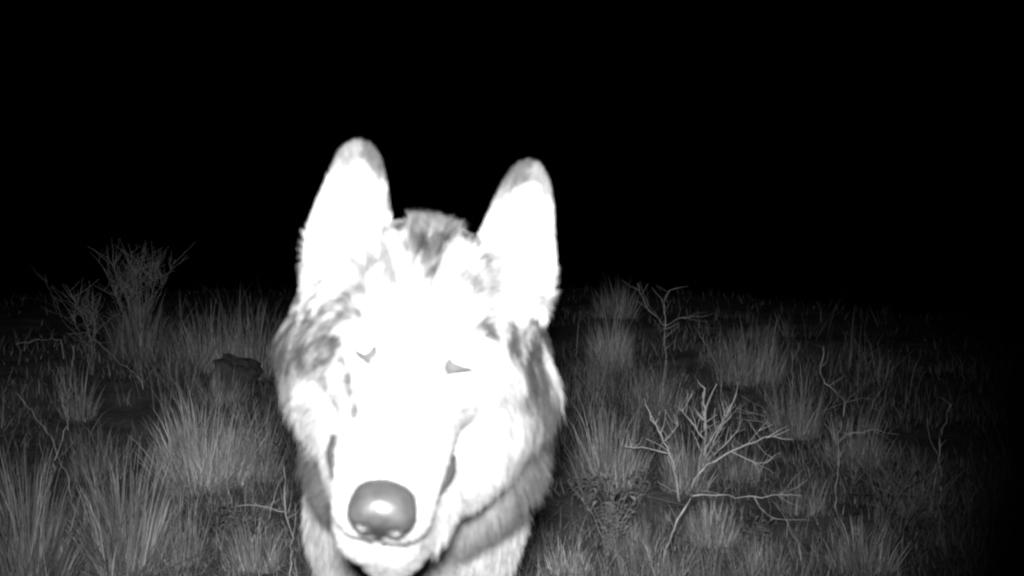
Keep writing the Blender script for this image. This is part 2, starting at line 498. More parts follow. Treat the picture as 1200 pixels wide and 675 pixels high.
def coat_tone(p, n):
    s = W2S(p); h = W2H(p)
    px, py, d = proj(p)
    fine = noise(p * np.array([1, 1, 0.45]), 260)
    mid = noise(p * np.array([1, 1, 0.6]) + 5, 95)
    big = noise(p + 9, 22)
    streak = noise(p * np.array([1, 0.5, 0.35]) + 3.3, 150)
    rimw = sstep(0.055, 0.105, np.abs(h[:, 0])) * sstep(0.03, -0.05, s[:, 2]) * sstep(0.055, 0.025, h[:, 1])
    browg = sstep(0.058, 0.046, np.abs(h[:, 0])) * sstep(0.02, 0.05, h[:, 1]) * sstep(0.115, 0.08, h[:, 1]) * (h[:, 2] > -0.05)
    face = 0.44 + 0.1 * (mid - 0.5)
    face = face * (1 - 0.85 * rimw * sstep(0.40, 0.66, streak)) * (1 - 0.6 * browg * sstep(0.50, 0.70, streak))
    facing = -(n @ norm(np.array([0, 1.0, -0.35])))
    dark = np.zeros(len(p))
    for pts, hw, soft, k, br in MARKS:
        dd = seg_d(px, py, pts) + (mid - 0.5) * soft * 1.2
        m = (1 - sstep(hw - soft * 0.5, hw + soft, dd)) * k
        m = m * (1 - br * sstep(0.42, 0.62, 0.6 * fine + 0.4 * mid))
        dark = np.maximum(dark, m)
    dark *= sstep(-0.15, 0.2, facing)
    face = face * (1 - dark) + 0.028 * dark
    # ear rim and ear back
    eh = ear_h(h)
    tx = eh[:, 0] - 0.0635 - 0.045 * (eh[:, 1] - 0.066); ty = eh[:, 1] - 0.066
    tx = tx / (1 - 0.13 * sstep(0.12, 0.60, ty / 0.103) * (1 - 0.75 * sstep(0.72, 1.0, ty / 0.103)))
    q = np.sqrt((tx / 0.0370) ** 2 + (ty / 0.103) ** 2)
    isear = (ty > 0.02) & (h[:, 2] < -0.03) & (h[:, 2] > -0.12) & (np.abs(tx) < 0.05)
    top = sstep(0.045, 0.085, ty) * np.where(h[:, 0] * np.sign(tx) * np.sign(h[:, 0]) < 0, 1.0, 0.75)
    rim = sstep(0.76, 0.86, q + (mid - 0.5) * 0.10) * np.maximum(top, 0.12)
    face = np.where(isear, face * (1 - 0.82 * rim), face)
    face = np.where(isear & (facing < 0.0), 0.12 + 0.1 * fine, face)
    # body coat behind the ruff: grizzled
    body = 0.15 + 0.12 * fine + 0.10 * (big - 0.5)
    body = body + 0.26 * (1 - sstep(0.50, 0.62, p[:, 2])) * (p[:, 1] < 1.4)
    ruff_shade = sstep(0.985, 1.02, p[:, 1]) * sstep(1.16, 1.10, p[:, 1]) * sstep(0.49, 0.54, p[:, 2])
    body = body * (1 - 0.5 * ruff_shade)           # dark ruff fur, with shade under the jaw painted into its tone
    wb = sstep(0.985, 1.05, p[:, 1]) * np.ones(len(p))
    wb = np.maximum(wb, 0.9 * sstep(-0.088, -0.125, s[:, 2] + 0.02 * (mid - 0.5)) * (~isear))
    under = sstep(-0.140, -0.165, s[:, 1])
    wb = np.maximum(wb, under)
    return np.clip(face * (1 - wb) + body * wb, 0.02, 0.8), wb, isear

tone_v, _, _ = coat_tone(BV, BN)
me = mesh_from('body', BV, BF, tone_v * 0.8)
wolf = empty('wolf', (BX, 1.35, 0.0), label='white-faced grey wolf staring straight into the camera, ears pricked', category='wolf')
body = link('body', me, M_skin, wolf)
body.matrix_parent_inverse = Matrix.Translation((-BX, -1.35, 0))

# ---- fur
def strands(roots, nrm, dirs, length, width, tone, droop, lift, segs=3):
    """tapered ribbons; returns V, F, tone, vertex normals"""
    n = len(roots)
    tang = dirs - (dirs * nrm).sum(1, keepdims=True) * nrm
    tang = norm(tang + 1e-5)
    roll = rng.uniform(-math.pi / 2, math.pi / 2, n)[:, None]
    side0 = norm(np.cross(tang, nrm))
    P_ = [roots - nrm * 0.001]
    cur = roots
    ang = lift[:, None]
    vs = []; ws = []
    for k in range(segs + 1):
        f = k / segs
        vs.append(cur)
        a = ang * (1 - 0.45 * f)
        dvec = norm(tang * np.cos(a) + nrm * np.sin(a) + droop * f)
        sd = norm(side0 * np.cos(roll) + np.cross(dvec, side0) * np.sin(roll))
        ws.append(sd * (width * (1 - f) ** 0.7 * (1.0 if k < segs else 0.0))[:, None])
        cur = cur + dvec * (length / segs)[:, None]
    Vs = []; T = []; N = []
    for k in range(segs):
        Vs += [vs[k] - ws[k] * 0.5, vs[k] + ws[k] * 0.5]
        T += [tone, tone]
    Vs.append(vs[segs]); T.append(tone)
    V = np.stack(Vs, 1).reshape(-1, 3); T = np.stack(T, 1).ravel()
    m = 2 * segs + 1
    base = (np.arange(n) * m)[:, None]
    fs = []
    for k in range(segs - 1):
        fs.append([2 * k, 2 * k + 1, 2 * k + 3]); fs.append([2 * k, 2 * k + 3, 2 * k + 2])
    fs.append([2 * (segs - 1), 2 * (segs - 1) + 1, 2 * segs])
    F = (base[:, None, :] + np.array(fs)[None, :, :]).reshape(-1, 3)
    return V, F, T

def tri_sample(V, Q, N, count, weight):
    T = np.concatenate([Q[:, [0, 1, 2]], Q[:, [0, 2, 3]]])
    ar = 0.5 * np.linalg.norm(np.cross(V[T[:, 1]] - V[T[:, 0]], V[T[:, 2]] - V[T[:, 0]]), axis=1)
    wv = weight(V[T].mean(1), N[T].mean(1)) * ar
    ti = rng.choice(len(T), count, p=wv / wv.sum())
    u = rng.random((count, 2)); fl = u.sum(1) > 1; u[fl] = 1 - u[fl]
    t = T[ti]
    p = V[t[:, 0]] + u[:, :1] * (V[t[:, 1]] - V[t[:, 0]]) + u[:, 1:] * (V[t[:, 2]] - V[t[:, 0]])
    n = norm(N[t[:, 0]] * (1 - u.sum(1, keepdims=True)) + N[t[:, 1]] * u[:, :1] + N[t[:, 2]] * u[:, 1:])
    return p, n

def fur_weight(c, n):
    s = W2S(c)
    eye = np.minimum(np.linalg.norm(s - np.array([0.036, 0, 0.004]), axis=1), np.linalg.norm(s - np.array([-0.036, 0, 0.004]), axis=1))
    nose = np.linalg.norm((s - np.array([0, -0.004, 0.152])) / np.array([1.1, 1, 1]), axis=1)
    wgt = np.where(c[:, 1] < 1.02, 1.0, np.where(c[:, 1] < 1.3, 0.55, 0.10))
    wgt = wgt * np.where((s[:, 2] > 0.02) & (c[:, 1] < 1.02), 1.7, 1.0)
    wgt *= (eye > 0.0160) * (nose > 0.0215)
    wgt *= np.where(c[:, 2] < 0.03, 0.2, 1)
    return wgt

NF = 236000
rp, rn = tri_sample(BV, BF, BN, NF, fur_weight)
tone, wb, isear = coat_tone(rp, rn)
s = W2S(rp); h = W2H(rp)
head = sstep(1.08, 0.98, rp[:, 1])
# length
muz = sstep(-0.02, 0.05, s[:, 2])
lat = sstep(0.035, 0.085, np.abs(s[:, 0]) - 0.25 * s[:, 1])
back = sstep(0.0, -0.10, s[:, 2])
L = 0.016 * (1 - muz) + 0.0065 * muz
L = L + 0.018 * lat * sstep(0.01, -0.06, s[:, 2]) * sstep(0.05, -0.01, h[:, 1]) + 0.005 * back * sstep(0.06, 0.0, h[:, 1])
under = sstep(-0.06, -0.09, s[:, 1])
L = np.where(s[:, 2] < 0.09, L + 0.016 * under, L)
L = np.where(isear, np.where((-(rn[:, 1])) > 0.2, 0.008, 0.005) * (1 - 0.5 * sstep(0.135, 0.165, h[:, 1])), L)
L = L * head + 0.034 * (1 - head)
L = L + 0.007 * lat * (s[:, 0] > 0) * sstep(0.03, -0.02, h[:, 1]) * head * sstep(0.02, -0.04, s[:, 2])
L = np.where(rp[:, 2] < 0.36, 0.014, L)
eyed = np.minimum(np.linalg.norm(s - np.array([0.036, 0, 0.004]), axis=1), np.linalg.norm(s - np.array([-0.036, 0, 0.004]), axis=1))
L = L * (0.35 + 0.65 * sstep(0.014, 0.040, eyed))
L = np.where(~isear & (h[:, 1] > 0.01) & (np.abs(h[:, 0]) > 0.055), np.minimum(L, 0.008), L)
L *= rng.uniform(0.6, 1.25, NF)
# flow
flow = np.tile(-SF, (NF, 1)) @ RHW.T
outw = (np.stack([np.sign(s[:, 0]) * sstep(0.005, 0.07, np.abs(s[:, 0])), np.zeros(NF), np.zeros(NF)], -1)) @ RHW.T
down = np.array([0, 0, -1.0])
hdown = np.array([0, -1.0, -0.5]) @ RHW.T
wl = (sstep(0.030, 0.065, np.abs(s[:, 0])) * sstep(0.05, -0.01, s[:, 1]))[:, None]
flow = flow * (1 - wl) + outw * (0.75 - 0.55 * sstep(-0.02, 0.03, h[:, 1]))[:, None] + hdown * wl * 1.1 + down * (0.9 * sstep(-0.03, -0.09, s[:, 1]))[:, None]
earup = np.tile(np.array([0, 1.0, 0.1]), (NF, 1)) @ RHW.T
flow = np.where(isear[:, None], earup, flow)
flowb = np.tile(np.array([0, 0.75, -0.65]), (NF, 1))
flowb[rp[:, 1] < 1.30] = (0, 0.12, -1.0)
flow = flow * head[:, None] + flowb * (1 - head[:, None])
clump = np.stack([noise(rp + 1, 55), noise(rp + 21, 55), noise(rp + 41, 55)], -1) - 0.5
flow = norm(flow) + clump * 0.9 + np.clip(rng.normal(0, 0.16, (NF, 3)), -0.35, 0.35)
lift = R(28) + R(6) * np.clip(rng.normal(0, 1, NF), -2, 2)
lift = lift * np.where(isear, 0.5, 1.0) * (0.6 + 0.4 * (1 - lat))
tone = tone * rng.uniform(0.82, 1.12, NF)
wid = np.where(head > 0.5, 0.0010, 0.0016) * rng.uniform(0.7, 1.3, NF)
droop = np.tile(np.array([0, 0, -0.28]), (NF, 1)) * (1 - muz[:, None] * head[:, None])
droop[isear] = 0
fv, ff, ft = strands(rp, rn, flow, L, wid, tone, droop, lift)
f7 = fv.reshape(-1, 7, 3); dv = f7[:, 6] - f7[:, 0]          # drop stray long hairs that stand off sideways
raw = flow - (flow * rn).sum(1, keepdims=True) * rn
stray = (L > 0.030) & (rp[:, 1] < 1.15) & ((np.abs(dv[:, 0]) > 1.3 * np.abs(dv[:, 2])) | (np.linalg.norm(raw, axis=1) < 0.3 * np.linalg.norm(flow, axis=1)))
okf = ~stray
fv = f7[okf].reshape(-1, 3); ft = ft.reshape(-1, 7)[okf].ravel(); ff = ff.reshape(NF, 5, 3)[:okf.sum()].reshape(-1, 3)
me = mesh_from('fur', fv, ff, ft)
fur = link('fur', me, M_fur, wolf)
fur.matrix_parent_inverse = Matrix.Translation((-BX, -1.35, 0))

# ---- nose pad (own fine grid in the skull frame)
def grid_mesh(fn, lo_, hi_, st):
    ax = [np.arange(l, h + st, st) for l, h in zip(lo_, hi_)]
    g = np.stack(np.meshgrid(*ax, indexing='ij'), -1)
    Fd = fn(g.reshape(-1, 3)).reshape(g.shape[:-1])
    V, Q = surface_nets(Fd, *ax)
    return smooth_mesh(V, Q, 2, 0.5), Q
def nose_f(p):
    a = p.copy(); a[:, 0] = np.abs(a[:, 0])
    d = ell(p, (0, 0.001, 0.1515), (0.0230, 0.0140, 0.0150))
    d = smin(d, ell(a, (0.0115, -0.0045, 0.1550), (0.0115, 0.0115, 0.0120)), 0.006)
    d = smin(d, ell(p, (0, 0.0065, 0.1450), (0.0205, 0.0080, 0.0130)), 0.006)
    d = smin(d, ell(p, (0, -0.012, 0.1530), (0.007, 0.010, 0.0100)), 0.006)
    nos = cone(a, (0.0090, -0.0045, 0.1700), (0.0125, -0.0030, 0.1560), 0.0042, 0.0036)
    nos = smin(nos, cone(a, (0.0125, -0.0050, 0.1675), (0.0215, -0.0085, 0.1590), 0.0026, 0.0018), 0.002)
    d = -smin(-d, nos, 0.0025)
    gr = cone(p, (0, -0.026, 0.1640), (0, 0.000, 0.1705), 0.0016, 0.0010)
    return -smin(-d, gr, 0.002)
nv, nf = grid_mesh(nose_f, (-0.028, -0.028, 0.128), (0.028, 0.024, 0.176), 0.0009)
def rel(o):
    o.matrix_parent_inverse = Matrix.Translation((-BX, -1.35, 0))
    return o
rel(link('nose', mesh_from('nose', S2W(nv), nf), M_nose, wolf))

# ---- eyes
def sphere(c, r, nu=28, nv_=18):
    th = np.linspace(0, math.pi, nv_); ph = np.linspace(0, 2 * math.pi, nu, endpoint=False)
    T, Pp = np.meshgrid(th, ph, indexing='ij')
    V = np.stack([np.sin(T) * np.cos(Pp), np.sin(T) * np.sin(Pp), np.cos(T)], -1).reshape(-1, 3) * r + np.asarray(c)
    i = np.arange(nu * nv_).reshape(nv_, nu)
    F = np.stack([i[:-1], np.roll(i[:-1], -1, 1), np.roll(i[1:], -1, 1), i[1:]], -1).reshape(-1, 4)
    return V, F
EYELID = {-1: [(413, 407), (420, 411), (428, 414), (434, 410), (437, 404), (440, 411), (440, 419), (436, 425), (430, 424), (421, 418)],
          1: [(523, 431), (524, 425), (528, 419), (533, 425), (540, 428), (550, 431), (545, 434), (535, 436), (527, 437)]}
for sg in (-1, 1):
    v, f = sphere((sg * 0.036, -0.001, 0.003), 0.0135)
    eyeo = rel(link('eye', mesh_from('eye', S2W(v), f), M_eye, wolf))
    # dark lower lid, thickest at the inner corner
    poly = EYELID[sg]
    cx_ = np.mean(poly, 0); poly = [tuple(cx_ + 1.25 * (np.array(q) - cx_)) for q in poly]
    front = np.array([P(x, y, 0.838) for x, y in poly]); rear = np.array([P(x, y, 0.850) for x, y in poly])
    mid_ = (front.mean(0) + np.array([0, -0.0015, 0]))[None]
    n_ = len(poly); ii = np.arange(n_); jj = np.roll(ii, -1)
    F_ = np.concatenate([np.stack([ii, jj, np.full(n_, 2 * n_)], -1), np.stack([jj, ii, ii + n_], -1), np.stack([jj, ii + n_, jj + n_], -1)])
    V_ = np.concatenate([front, rear, mid_])
    rel(link('eyelid', mesh_from('eyelid', V_, F_, np.full(len(V_), 0.085)), M_skin, wolf))
# ---- dark lips along the mouth line
for sg in (-1, 1):
    q = np.array(LIPS) * np.array([sg, 1, 1]) + np.array([sg * 0.0034, 0, 0.0015])
    u = np.linspace(0, len(q) - 1, 30); c = np.stack([np.interp(u, np.arange(len(q)), q[:, i]) for i in range(3)], -1)
    for _ in range(3):
        c[1:-1] = 0.25 * c[:-2] + 0.5 * c[1:-1] + 0.25 * c[2:]
    k = np.linspace(0, 1, 30); rr = 0.0018 + 0.0042 * sstep(0.5, 0.85, k) * (1 - 0.8 * sstep(0.86, 1.0, k))
    tg = norm(np.gradient(c, axis=0)); s1 = norm(np.cross(tg, np.array([0, 1.0, 0.2]))); s2 = np.cross(tg, s1)
    an = np.linspace(0, 2 * math.pi, 8, endpoint=False)
    V_ = (c[:, None] + (s1[:, None] * np.cos(an)[None, :, None] + s2[:, None] * np.sin(an)[None, :, None]) * rr[:, None, None]).reshape(-1, 3)
    ii = np.arange(30 * 8).reshape(30, 8)
    F_ = np.stack([ii[:-1], np.roll(ii[:-1], -1, 1), np.roll(ii[1:], -1, 1), ii[1:]], -1).reshape(-1, 4)
    rel(link('lip', mesh_from('lip', S2W(V_), F_, np.full(len(V_), 0.06)), M_skin, wolf))

# @@VEG@@
# ------------------------------------------------------------------ vegetation
def ribbons(roots, heads, lean, height, width, tone, curl, segs=4):
    """grass blades: root, azimuth, lean, height; tapered, arching ribbons"""
    n = len(roots)
    out = np.stack([np.cos(heads), np.sin(heads), np.zeros(n)], -1)
    face = rng.uniform(0, 2 * math.pi, n)
    side = np.stack([np.cos(face), np.sin(face), np.zeros(n)], -1)
    cur = roots.copy()
    Vs = []; T = []
    tip = tone * rng.uniform(0.9, 1.4, n)
    for k in range(segs + 1):
        f = k / segs
        wk = (width * (1 - f ** 1.6) * (0.7 + 0.6 * min(1, f * 3)))[:, None]
        tk = tone * (1 - f) + tip * f
        if k < segs:
            Vs += [cur - side * wk * 0.5, cur + side * wk * 0.5]; T += [tk, tk]
        else:
            Vs.append(cur); T.append(tk)
        a = lean + curl * f * f
        d = out * np.sin(a)[:, None] + np.array([0, 0, 1.0]) * np.cos(a)[:, None]
        cur = cur + d * (height / segs)[:, None]
    m = 2 * segs + 1
    V = np.stack(Vs, 1).reshape(-1, 3); T = np.stack(T, 1).ravel()
    fs = []
    for k in range(segs - 1):
        fs += [[2 * k, 2 * k + 1, 2 * k + 3], [2 * k, 2 * k + 3, 2 * k + 2]]
    fs.append([2 * segs - 2, 2 * segs - 1, 2 * segs])
    F = ((np.arange(n) * m)[:, None, None] + np.array(fs)[None]).reshape(-1, 3)
    return V, F, T

def tussock(px, by, ty, hw, n, tone, label, lean=0.46, w=0.0030, wind=0.0):
    n = int(n * 1.35)
    d = ray_ground(px, by)
    b = P(px, by, d)
    sc_ = d / FPX
    H = (by - ty) * sc_ * 1.02
    Rr = hw * sc_
    a = rng.uniform(0, 2 * math.pi, n); rr = np.sqrt(rng.random(n))
    rr = rr * (0.75 + 0.5 * noise(np.stack([np.cos(a) * 1.3 + px, np.sin(a) * 1.3 + by, a * 0], -1), 1.0))
    x = np.cos(a) * rr * Rr * 0.8; y = np.sin(a) * rr * Rr * 0.8
    z = ground_z(b[0] + x, b[1] + y) - ground_z(b[0], b[1]) - 0.01
    roots = np.stack([x, y, z], -1)
    az = a + rng.normal(0, 1.0, n)
    ln = np.abs(rr * lean * rng.uniform(0.3, 1.2, n) + rng.normal(0, 0.06, n)) + wind * 0
    prof = np.sqrt(np.clip(1 - 0.75 * rr ** 2, 0.1, 1))
    h = H * prof * (0.25 + 0.80 * rng.random(n) ** 1.1)
    tn = tone * rng.uniform(0.35, 1.15, n) * np.where(rng.random(n) < 0.16, 1.7, 1.0) * 1.25
    V1, F1, T1 = ribbons(roots, az, ln, h, w * rng.uniform(0.6, 1.3, n), tn, rng.uniform(0.05, 0.7, n))
    # dead thatch: short, splayed
    m = n // 2
    a = rng.uniform(0, 2 * math.pi, m); rr = np.sqrt(rng.random(m))
    x = np.cos(a) * rr * Rr * 0.8; y = np.sin(a) * rr * Rr * 0.8
    roots = np.stack([x, y, ground_z(b[0] + x, b[1] + y) - ground_z(b[0], b[1]) - 0.01], -1)
    V2, F2, T2 = ribbons(roots, a + rng.normal(0, 1.0, m), rng.uniform(0.2, 1.1, m), H * rng.uniform(0.15, 0.5, m), w * rng.uniform(0.5, 1.1, m), tone * rng.uniform(0.4, 0.9, m), rng.uniform(0.2, 1.2, m), 4)
    me = mesh_from('grass_tussock', np.concatenate([V1, V2]), np.concatenate([F1, F2 + len(V1)]), np.concatenate([T1, T2]))
    o = link('grass_tussock', me, M_grass, label=label, category='grass', group='grass tussocks')
    o.location = (b[0], b[1], float(ground_z(b[0], b[1])))
    return o

TUSS = [
 # px, base y, top y, half width, blades, tone, label
 (238, 568, 440, 62, 1100, 0.60, 'widest dense pale grass tussock, left of the wolf, in front of the dark stone'),
 (300, 560, 448, 30, 300, 0.42, 'grass tussock leaning against the wolf-side edge of the widest pale tussock on the left'),
 (148, 672, 498, 48, 520, 0.36, 'tall spiky grass tussock at the bottom edge, in front of the widest pale tussock'),
 (32, 700, 500, 50, 460, 0.33, 'tall grass tussock cut by the bottom left corner of the picture'),
 (96, 655, 560, 34, 220, 0.34, 'low dark tussock between the two tall grass clumps at bottom left'),
 (246, 430, 345, 50, 520, 0.52, 'fan shaped grass tussock directly behind the dark stone on the left'),
 (258, 470, 416, 32, 200, 0.40, 'thin wispy clump rooted right in front of the dark stone'),
 (300, 440, 345, 28, 240, 0.42, 'upright thin tussock beside the wolf\'s left-of-picture cheek, behind the dark stone'),
 (165, 420, 330, 44, 300, 0.34, 'dim grass clump at the foot of the twiggy shrub far left'),
 (92, 490, 405, 22, 140, 0.38, 'narrow dim clump under the long bent straw on the left'),
 (115, 560, 480, 40, 240, 0.30, 'short dim tussock behind the tall spiky one at bottom left'),
 (205, 660, 560, 45, 260, 0.36, 'ragged low grass clump just right of the tall spiky tussock at bottom left'),
 (300, 665, 590, 40, 260, 0.36, 'low sparse grass clump by the forked dry stem near the wolf\'s chest'),
 (716, 432, 352, 26, 420, 0.66, 'narrow bright upright tussock right of the wolf, beside the bare sapling'),
 (722, 372, 316, 32, 260, 0.46, 'farthest small tussock right of the wolf\'s ear, almost lost in the dark'),
 (712, 566, 455, 46, 620, 0.46, 'large dense tussock close to the wolf\'s right-of-picture cheek ruff'),
 (770, 486, 415, 38, 380, 0.44, 'rounded tussock at the foot of the bare three-armed sapling'),
 (882, 446, 362, 46, 440, 0.48, 'broad far tussock on the right, behind the pale forked shoots'),
 (838, 425, 385, 26, 160, 0.36, 'small far tussock between the sapling and the broad far tussock'),
 (803, 575, 470, 30, 260, 0.42, 'stiff upright clump right behind the pale forked shoots'),
 (866, 560, 500, 34, 260, 0.42, 'clump of grass behind the upper arm of the bleached dead branch'),
 (934, 512, 420, 36, 320, 0.46, 'tall tussock right of the bleached branch, with straw bent across it'),
 (835, 632, 572, 36, 420, 0.44, 'low soft tussock under the side arm of the bleached branch'),
 (1003, 545, 452, 40, 300, 0.46, 'tussock around the forked dead stem on the right'),
 (1012, 668, 590, 44, 300, 0.46, 'low tussock near the bottom edge, rightmost of the well-lit ones'),
 (890, 680, 612, 36, 240, 0.42, 'low clump at the bottom edge, right of the bleached branch\'s foot'),
 (1075, 600, 505, 34, 220, 0.42, 'dim tussock at the right, fading into darkness, by the tall lone stalk'),
 (665, 672, 618, 34, 260, 0.44, 'low clump at the bottom edge touching the wolf\'s chest outline on the right'),
 (940, 600, 545, 34, 220, 0.36, 'small dim tussock beyond the tips of the bleached branch\'s side arm'),
 (745, 650, 600, 40, 260, 0.40, 'short grass clump left of the bleached branch\'s foot'),
]
for t in TUSS:
    tussock(*t)

def tube(pts, r0, r1, sides=5, knots=0.25):
    pts = np.asarray(pts, float)
    # resample with a little wobble
    seg = np.linalg.norm(np.diff(pts, axis=0), axis=1); u = np.concatenate([[0], np.cumsum(seg)]); Lt = u[-1]
    n = max(4, int(Lt / 0.018))
    n = min(n, 26)
    t = np.linspace(0, Lt, n)
    q = np.stack([np.interp(t, u, pts[:, i]) for i in range(3)], -1)
    q[1:-1] += rng.normal(0, min(0.0028, Lt * 0.012), (n - 2, 3))
    tg = norm(np.gradient(q, axis=0))
    up = np.array([0.3, 0.2, 0.9]); s1 = norm(np.cross(tg, up)); s2 = np.cross(tg, s1)
    r = (r0 + (r1 - r0) * t / Lt) * (1 + knots * (rng.random(n) - 0.5))
    an = np.linspace(0, 2 * math.pi, sides, endpoint=False)
    V = (q[:, None] + (s1[:, None] * np.cos(an)[None, :, None] + s2[:, None] * np.sin(an)[None, :, None]) * r[:, None, None]).reshape(-1, 3)
    i = np.arange(n * sides).reshape(n, sides)
    F = np.stack([i[:-1], np.roll(i[:-1], -1, 1), np.roll(i[1:], -1, 1), i[1:]], -1).reshape(-1, 4)
    return V, F

def merge(parts):
    Vs, Fs, k = [], [], 0
    for v, f in parts:
        Vs.append(v); Fs.append(f + k); k += len(v)
    return np.concatenate(Vs), np.concatenate(Fs)

def plant(name, label, cat, base, lines, tone, rmul=1.0, spread=0.12, group=None, dd=None, twl=3):
    """base pixel on the ground; lines = (part name, [(px,py)...], r0 mm, r1 mm, [twigs: polylines])"""
    d0 = dd or ray_ground(*base)
    root = P(base[0], base[1], d0)
    root[2] = float(ground_z(root[0], root[1]))
    e = empty(name, root, label=label, category=cat)
    if group: e['group'] = group
    depth_at = {base: 0.0}
    def dep(pt, prev):
        if pt not in depth_at:
            dist = math.hypot(pt[0] - prev[0], pt[1] - prev[1]) * d0 / FPX
            depth_at[pt] = depth_at.get(prev, 0.0) + random.uniform(-1, 1) * spread * dist / 0.12
        return depth_at[pt]
    inv = Matrix.Translation(-Vector(root))
    for nm, pts, r0, r1, twigs in lines:
        parts = []
        for pl, a, b in [(pts, r0, r1)] + [(tw, r1 * 0.9, r1 * 0.45) for tw in twigs]:
            prev = pl[0]; w3 = []
            for q in pl:
                w3.append(P(q[0], q[1], d0 + dep(q, prev))); prev = q
            if pl[0] == base:
                w3[0] = root - np.array([0, 0, 0.02])
            parts.append(tube(w3, a * 0.001 * rmul, b * 0.001 * rmul))
        main = pts
        for q in range(twl):       # fine side twigs
            i = random.randint(1, len(main) - 1); a0 = main[i - 1]; a1 = main[i]; u = random.uniform(0.3, 1.0)
            st = (1 - u) * P(a0[0], a0[1], d0 + depth_at.get(a0, 0)) + u * P(a1[0], a1[1], d0 + depth_at.get(a1, 0))
            dr = np.array([random.gauss(0, 0.7), random.gauss(0, 0.7), random.uniform(0.1, 1.0) + (0.7 if twl > 4 else 0)]); dr /= np.linalg.norm(dr)
            ln = random.uniform(0.03, 0.09) * d0 / 3.5
            md = st + dr * ln * 0.5 + rng.normal(0, 0.004, 3)
            parts.append(tube([st, md, st + dr * ln], r1 * 0.0008 * rmul, r1 * 0.0003 * rmul, 4))
        v, f = merge(parts)
        o = link(nm, mesh_from(nm, v, f, np.full(len(v), tone)), M_straw, e)
        o.matrix_parent_inverse = inv
    return e

plant('dead_branch', 'bleached dead branch with two side arms rising from the bottom edge on the right', 'branch', (766, 682),
  [('stem', [(766, 682), (776, 655), (793, 610), (812, 581), (816, 562), (830, 544), (856, 529)], 4.2, 2.6, []),
   ('upper_arm', [(856, 529), (877, 519), (898, 513), (929, 515)], 2.6, 1.0, [[(898, 513), (911, 505), (924, 499)], [(877, 519), (889, 505), (899, 494)], [(889, 505), (906, 497)], [(898, 513), (915, 508), (926, 503)]]),
   ('lower_arm', [(812, 581), (845, 579), (884, 583), (912, 581), (939, 581)], 2.2, 0.9, [[(912, 581), (930, 562), (943, 548)], [(912, 581), (928, 590), (943, 598)], [(912, 581), (932, 572), (946, 562)]]),
   ('fork', [(856, 529), (872, 537), (884, 543), (900, 540), (915, 530)], 1.7, 0.8, [[(884, 543), (898, 549), (908, 556)], [(884, 543), (892, 556)]]),
   ('spur', [(884, 583), (896, 597), (905, 607), (950, 609)], 1.2, 0.5, [])], 0.62, rmul=0.72)
plant('forked_shoot', 'pale thick forked shoots standing behind the bleached branch', 'shoots', (826, 572),
  [('stem', [(826, 572), (825, 545), (826, 515), (824, 485), (826, 455)], 5.0, 3.2, [[(824, 485), (833, 466), (840, 450)]]),
   ('shoot', [(826, 515), (812, 497), (798, 480)], 3.5, 2.0, []),
   ('shoot', [(826, 530), (840, 505), (850, 490), (863, 461)], 3.5, 2.0, [[(840, 505), (836, 485), (838, 478)], [(850, 490), (846, 470)]]),
   ('shoot', [(826, 545), (850, 520), (866, 503)], 3.0, 1.6, [[(850, 520), (854, 500)]]),
   ('shoot', [(826, 540), (838, 515), (846, 500), (857, 488)], 3.0, 1.6, [])], 0.72, rmul=0.95, spread=0.06, twl=11)
plant('forked_shoot', 'pale leaning shoots left of the bleached branch, one thin arm pointing at the wolf', 'shoots', (797, 588),
  [('stem', [(797, 588), (792, 560), (786, 532), (774, 508), (762, 484)], 4.2, 2.2, [[(774, 508), (779, 495), (780, 480)], [(786, 532), (772, 520), (757, 514)]]),
   ('arm', [(786, 532), (765, 527), (750, 524), (732, 523)], 2.4, 1.6, []),
   ('shoot', [(779, 517), (790, 505), (795, 497)], 2.0, 1.2, [])], 0.70, rmul=0.95, spread=0.06, twl=8)
plant('dry_weed', 'flattened straws fanning leftwards above the bleached branch\'s upper arm', 'weed', (912, 512),
  [('straw', [(912, 512), (895, 488), (862, 478)], 2.0, 1.0, []), ('straw', [(912, 512), (898, 495), (860, 490)], 2.0, 1.0, []),
   ('straw', [(912, 512), (895, 480), (868, 464)], 2.0, 0.9, []), ('straw', [(912, 512), (906, 490), (884, 484), (858, 484)], 1.8, 0.9, []),
   ('straw', [(912, 512), (925, 490), (938, 470)], 1.8, 0.9, [])], 0.6)
plant('bare_sapling', 'small bare sapling with three arms behind the tussocks right of the wolf', 'sapling', (779, 446),
  [('trunk', [(779, 446), (780, 420), (778, 405), (780, 382)], 5.0, 3.2, []),
   ('arm', [(780, 382), (770, 372), (757, 360), (752, 345), (747, 332)], 2.6, 1.2, [[(757, 360), (746, 352)], [(752, 345), (760, 332)], [(770, 372), (757, 352), (750, 330)]]),
   ('arm', [(780, 382), (779, 366), (777, 352), (785, 340)], 3.4, 2.0, [[(779, 366), (786, 352)], [(779, 366), (774, 348)]]),
   ('arm', [(780, 382), (790, 375), (800, 372), (815, 371), (828, 370)], 2.4, 1.1, [[(800, 372), (818, 367), (829, 366)], [(800, 372), (816, 375), (828, 377)]])], 0.52)
plant('bare_sapling', 'small V-shaped bare sapling right of the three-armed one', 'sapling', (844, 470),
  [('trunk', [(844, 470), (845, 450), (845, 438)], 3.5, 2.6, []),
   ('arm', [(845, 438), (835, 420), (827, 403), (818, 387)], 2.2, 1.0, []),
   ('arm', [(845, 438), (844, 418), (843, 398)], 2.0, 1.0, [[(844, 418), (849, 404)]]),
   ('arm', [(845, 438), (854, 422), (863, 408), (870, 394)], 2.2, 1.0, [[(854, 422), (856, 405)]])], 0.44)
